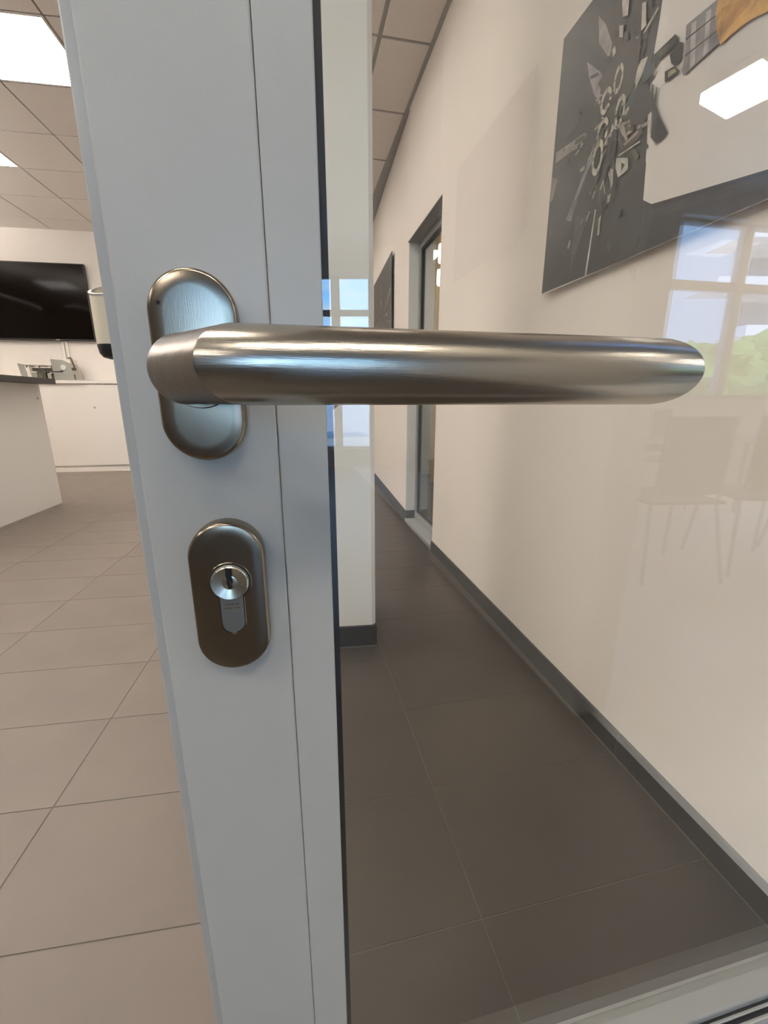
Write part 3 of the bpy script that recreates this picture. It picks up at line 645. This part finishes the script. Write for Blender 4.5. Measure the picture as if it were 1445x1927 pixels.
chs = [(1.66, 2.44, 0.05, 'grey brown chair nearest the glass, its back mirrored below the lever tip'),
       (2.27, 2.52, -0.1, 'grey brown chair beside it, mirrored at the right edge of the glass'),
       (2.87, 2.60, 0.0, 'third grey brown chair on the near side of the hall table'),
       (1.95, 4.00, PI+0.05, 'chair on the window side of the hall table, left one in the mirror'),
       (2.65, 4.10, PI-0.1, 'chair on the window side of the hall table, right one in the mirror'),
       (1.15, 3.35, -PI/2+0.1, 'chair at the head of the hall table')]
for i, (x, y, a_, lab) in enumerate(chs):
    mxx, mxy = mir(x, y)
    chair('chair', (mxx, mxy, 0), -a_ + PI + 2*A1, lab)
tx, ty = mir(2.40, 3.30)
tb = tag(empty('table', (tx, ty, 0), 2*A1 - 0.12), 'pale rectangular table between the chairs, mirrored in the glass', 'table')
build('tabletop', MB().box(-0.95, 0.95, -0.42, 0.42, 0.72, 0.745), 'tabletop', tb, bevel=0.003)
for sx_ in (-0.88, 0.88):
    for sy_ in (-0.36, 0.36): build('leg', MB().cyl((sx_, sy_, 0), (sx_, sy_, 0.72), 0.018, n=10), 'chrome', tb)
# ================================================================== OUTSIDE
tag(build('ground', MB().box(-60, 80, -90, 30, -0.12, -0.065), 'paving', kind='structure'), 'pale paved ground outside the hall windows')
def vbox(mb, x0, x1, y0, y1, z0, z1):
    c = [mir(x0,y0), mir(x1,y0), mir(x1,y1), mir(x0,y1)]
    return mb.prism(c, z0, z1)
bd = empty('office_building', (*mir(20, 25), 0))
tag(bd, 'pale building with projecting balcony slabs, mirrored in the window view', 'building')
def wpart(name, mb, m, parent):
    o = build(name, mb, m, parent); o.location = (-parent.location[0], -parent.location[1], 0); return o
wpart('wall', vbox(MB(), 17.2, 30, 23, 33, 0, 14), 'concrete', bd)
for z, x0_ in ((3.9, 16.6), (5.9, 14.9), (7.9, 15.6), (10.2, 16.3)):
    wpart('balcony_slab', vbox(MB(), x0_, 29, 20.8, 23, z, z+0.45), 'concrete', bd)
for z in (2.2, 4.6, 6.6, 8.7):
    for x_ in (17.9, 20.2, 22.5, 24.8): wpart('window', vbox(MB(), x_, x_+1.5, 22.95, 23.0, z, z+1.1), 'facade_glass', bd)
def leafy(name, x, y, r, h, lab, seed):
    rx_, ry_ = mir(x, y); t = tag(empty(name, (rx_, ry_, -0.065)), lab, 'tree', 'trees outside the hall windows')
    build('trunk', MB().cyl((0,0,0), (0,0,h*0.5), 0.10, 0.06, n=8), 'bark', t)
    bmt = bmesh.new(); bmesh.ops.create_icosphere(bmt, subdivisions=4, radius=r)
    for v in bmt.verts:
        n_ = noise.noise(v.co*1.6/r + Vector((seed*7.1, 0, 0)))*0.45 + noise.noise(v.co*5/r + Vector((seed*3.1, 4, 0)))*0.25 + noise.noise(v.co*12/r)*0.12
        v.co *= 1 + n_; v.co.z = v.co.z*0.75 + h
    me = bpy.data.meshes.new('crown'); bmt.to_mesh(me); bmt.free(); me.materials.append(M['leaf'])
    o = bpy.data.objects.new('crown', me); COL.objects.link(o); o.parent = t
for i, (x, y, r, h) in enumerate(((6.0, 11.5, 1.0, 1.75), (8.1, 11.0, 1.0, 1.7), (10.2, 11.6, 1.05, 1.9), (12.3, 11.2, 1.0, 1.75), (14.4, 11.9, 1.05, 1.9), (-1.75, 12.0, 1.1, 2.1), (16.5, 12, 1.05, 1.9), (3.9, 12.5, 1.0, 1.6))):
    leafy('tree', x, y, r, h, ['broad green shrub tree, left end of the row mirrored outside the window', 'green shrub tree second in the mirrored row', 'green shrub tree third in the mirrored row', 'green shrub tree fourth in the mirrored row', 'green shrub tree fifth in the mirrored row', 'green tree mirrored over the white pillar above the lever', 'green shrub tree at the far right end of the mirrored row', 'low green tree left of the mirrored row'][i], i+1)
# ================================================================== THE DOOR (frame A1, y = 0 is the near face)
DD = 0.19
door = tag(empty('door_1', (DD*EX, DD*EY, 0), A1), 'light grey metal framed glass door standing in front of the corridor', 'door', kind='structure')
SL, SI, SM, SR = -0.0660, -0.0618, -0.0057, 0.0157
build('stile_edge', MB().box(SL, SI+0.004, 0.0016, 0.045, 0.01, 2.15), 'paint_edge', door, bevel=0.0008)
build('stile', MB().box(SI, SM, 0.0, 0.0445, 0.01, 2.15), 'paint', door, bevel=0.0009, seg=3)
build('glazing_bead', MB().box(SM+0.0002, SR, 0.0, 0.0165, 0.01, 2.15).box(SM+0.0002, SR-0.001, 0.0165, 0.0445, 0.01, 2.15), 'paint', door, bevel=0.0006)
build('stile', MB().box(0.77, 0.845, 0.0, 0.0445, 0.01, 2.15), 'paint', door, bevel=0.0009)
RZ = 0.443
build('glass_pane', MB().box(SR+0.0001, 0.77, 0.0168, 0.0228, RZ, 2.05), 'glass', door)
build('spacer', MB().box(SR+0.0001, 0.0208, 0.0230, 0.030, RZ, 2.05), 'rubber', door)
build('gasket', MB().box(SR+0.0001, 0.77, 0.0229, 0.0256, RZ, RZ+0.0006), 'greyframe', door)
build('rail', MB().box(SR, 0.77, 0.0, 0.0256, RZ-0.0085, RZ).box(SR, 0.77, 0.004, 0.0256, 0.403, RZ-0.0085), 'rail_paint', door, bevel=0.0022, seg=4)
build('rail_gasket', MB().box(SR, 0.77, 0.0022, 0.0039, 0.4235, RZ-0.0085).box(SR, 0.77, 0.0022, 0.0039, 0.4045, 0.4205), 'rubber', door)
build('rail_lip', MB().box(SR, 0.77, 0.0004, 0.0039, 0.4206, 0.4234), 'paint', door, bevel=0.0006)
build('lower_panel', MB().box(SR, 0.77, 0.0, 0.0256, 0.01, 0.4035), 'paint', door, bevel=0.001)
build('rail', MB().box(SR, 0.77, 0.0, 0.0445, 2.05, 2.15), 'paint', door, bevel=0.001)
# lever handle
RX, RZC = -0.0333, 1.0118
def rosette(zc, xc, parent):
    rg = []
    for (sc_, y) in ((0.0, 0.0), (0.0, -0.0066), (0.00025, -0.0074), (0.0008, -0.0080), (0.0015, -0.00822), (0.0060, -0.0083)):
        rg.append([(xc+x, y, zc+z) for x, z in stadium(0.0318-2*sc_, 0.0708-2*sc_, 24)])
    return build('rosette', MB().rings(rg), 'steel_plate', parent, smooth=True, autosmooth=50)
lh = empty('lever_handle', (0, 0, 0)); lh.parent = door; lh['label'] = 'brushed stainless lever handle on an oval rosette'
rosette(RZC, RX, lh)
sp_ = build('grub_screw', MB().cyl((-0.0447, -0.0083, 1.0346), (-0.0447, -0.0080, 1.0346), 0.0007, n=8), 'dark', lh)
AY, AZ, LR = -(DD-0.135), 1.0099, 0.0113
n = 64
def lev_ring(sf, sgn, k=1.0, inset=0.0):   # circle around the lever axis, end plane cut at 45 degrees, front longest
    out = []
    for i in range(n):
        t = 2*PI*i/n; fy_ = -math.cos(t)*LR*k; z = math.sin(t)*LR*k
        out.append((sf + sgn*(-fy_) - sgn*inset, AY + fy_, AZ + z))
    return out
# tip plane: front point sticks out furthest
L0, L1 = -0.0130, 0.1275
rgs = [lev_ring(L0, -1, 0.0001), lev_ring(L0, -1, 0.90), lev_ring(L0, -1, 0.965), lev_ring(L0, -1, 0.99, 0.0004), lev_ring(L0, -1, 1.0, 0.0012)]
for k in range(1, 6): rgs.append([tuple(a_*(1-k/6)+b_*k/6 for a_, b_ in zip(p, q)) for p, q in zip(lev_ring(L0,-1), lev_ring(L1,1))])
rgs += [lev_ring(L1, 1, 1.0, 0.0012), lev_ring(L1, 1, 0.99, 0.0004), lev_ring(L1, 1, 0.965), lev_ring(L1, 1, 0.90), lev_ring(L1, 1, 0.0001)]
lev = build('lever', MB().rings(rgs), 'steel', lh, smooth=True, autosmooth=32)
# neck: round spindle collar from the rosette, then a loft to the mitred end of the lever
NX, NR = -0.0331, 0.0112
def nk(y, k=1.0):                          # index order matches lev_ring: t=0 is the left/front point
    return [(NX - math.cos(2*PI*i/n)*NR*k, y, AZ + math.sin(2*PI*i/n)*NR*k) for i in range(n)]
fro = lev_ring(L0, -1, 0.985, 0.0003)
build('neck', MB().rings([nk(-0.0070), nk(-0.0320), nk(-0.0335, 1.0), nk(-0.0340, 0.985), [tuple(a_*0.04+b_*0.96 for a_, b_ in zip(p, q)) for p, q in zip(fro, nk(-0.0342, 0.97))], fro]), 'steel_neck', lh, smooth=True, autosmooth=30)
build('collar', MB().rings([nk(-0.0105, 1.0), nk(-0.0105, 1.12), nk(-0.0080, 1.16), nk(-0.0080, 1.0)], caps=False), 'steel_plate', lh, smooth=True)
sc_m = MB(); pts = []
for k in range(9):
    a_ = -0.5 + k/8*1.3; pts.append(0)
# cylinder escutcheon
kr = empty('lock_escutcheon', (0,0,0)); kr.parent = door; kr['label'] = 'oval stainless plate with the euro profile lock cylinder'
KX, KZ = -0.0302, 0.9145
rosette(KZ, KX, kr)
CX, CZ = -0.0297, 0.9228
def euro(r, w_, bot, n_=28):
    a0 = math.asin(w_/2/r); pts = []
    for i in range(n_+1):
        a_ = -PI/2 + a0 + (2*PI-2*a0)*i/n_; pts.append((CX + r*math.cos(a_), CZ + r*math.sin(a_)))
    for i in range(9):
        a_ = PI + PI*i/8; pts.append((CX + w_/2*math.cos(a_), CZ - bot + w_/2 + w_/2*math.sin(a_)))
    return pts
build('cylinder_rim', MB().prism_y(euro(0.00935, 0.0112, 0.0256), -0.0086, -0.0078), 'steel_plate', kr, bevel=0.0003)
build('cylinder_gap', MB().prism_y(euro(0.0086, 0.0102, 0.0249), -0.00868, -0.0078), 'dark', kr)
cyb = build('lock_cylinder', MB().prism_y(euro(0.0082, 0.0096, 0.0244), -0.0089, -0.0078), 'cyl_steel', kr, bevel=0.0002)
# plug: shallow cone with a key slot
pg = []; m_ = 40
for (r, y) in ((0.0078, -0.0089), (0.0078, -0.0098), (0.0074, -0.0101), (0.0032, -0.0092), (0.0026, -0.0094), (0.0001, -0.0092)):
    pg.append([(CX + r*math.cos(2*PI*i/m_), y, CZ + r*math.sin(2*PI*i/m_)) for i in range(m_)])
build('plug', MB().rings(pg), 'nickel', kr, smooth=True, autosmooth=25)
slot = [(-0.0012,0.0072),(0.0014,0.0072),(0.0014,0.0040),(0.0009,0.0034),(0.0013,0.0022),(0.0015,0.0006),(0.0009,-0.0004),(0.0012,-0.0014),(0.0006,-0.0024),(-0.0004,-0.0024),(-0.0008,-0.0010),(-0.0012,0.0004),(-0.0009,0.0020),(-0.0013,0.0034)]
build('keyway', MB().prism_y([(CX+x, CZ+z) for x, z in slot], -0.01015, -0.0088), 'dark', kr)
build('key_pin', MB().prism_y([(CX+0.0002+x, CZ+z) for x, z in ((0,0.0010),(0.0008,0.0008),(0.0008,-0.0010),(0.0001,-0.0012))], -0.01022, -0.0100), 'brass', kr)
build('screw_notch', MB().prism_y([(CX+x, CZ-0.0246+z) for x, z in ((-0.0013,0.0004),(0.0011,0.0004),(0.0008,-0.0005),(-0.0008,-0.0005))], -0.0091, -0.0085), 'nickel', kr)
bl = MB(); r2 = random.Random(3)
for row, (z, wd_) in enumerate(((CZ-0.0104, 0.0056), (CZ-0.0122, 0.0070))):
    x = -wd_/2
    while x < wd_/2:
        l_ = r2.uniform(0.0003, 0.0008); h_ = r2.uniform(0.00035, 0.0009)
        bl.box(CX+x, CX+x+l_, -0.00893, -0.0088, z-h_/2, z+h_/2); x += l_ + r2.uniform(0.0002, 0.0004)
build('engraving', bl, 'brown', kr)
# knob on the corridor side
kn = empty('outer_knob', (0,0,0)); kn.parent = door; kn['label'] = 'round steel knob on the far side of the glass'
kg = []
for (r, y) in ((0.012,0.0445),(0.012,0.060),(0.019,0.066),(0.0215,0.074),(0.0215,0.086),(0.018,0.092),(0.006,0.094)):
    kg.append([((0.0138 if y > 0.062 else -0.006) + r*math.cos(2*PI*i/32), y, 1.012 + r*math.sin(2*PI*i/32)) for i in range(32)])
build('knob', MB().rings(kg), 'steel_plate', kn, smooth=True)
build('knob_plate', MB().rings([[(-0.022+x, y, RZC+z) for x, z in stadium(0.033, 0.0708, 16)] for y in (0.0445, 0.052)]), 'steel_plate', kn, smooth=True)
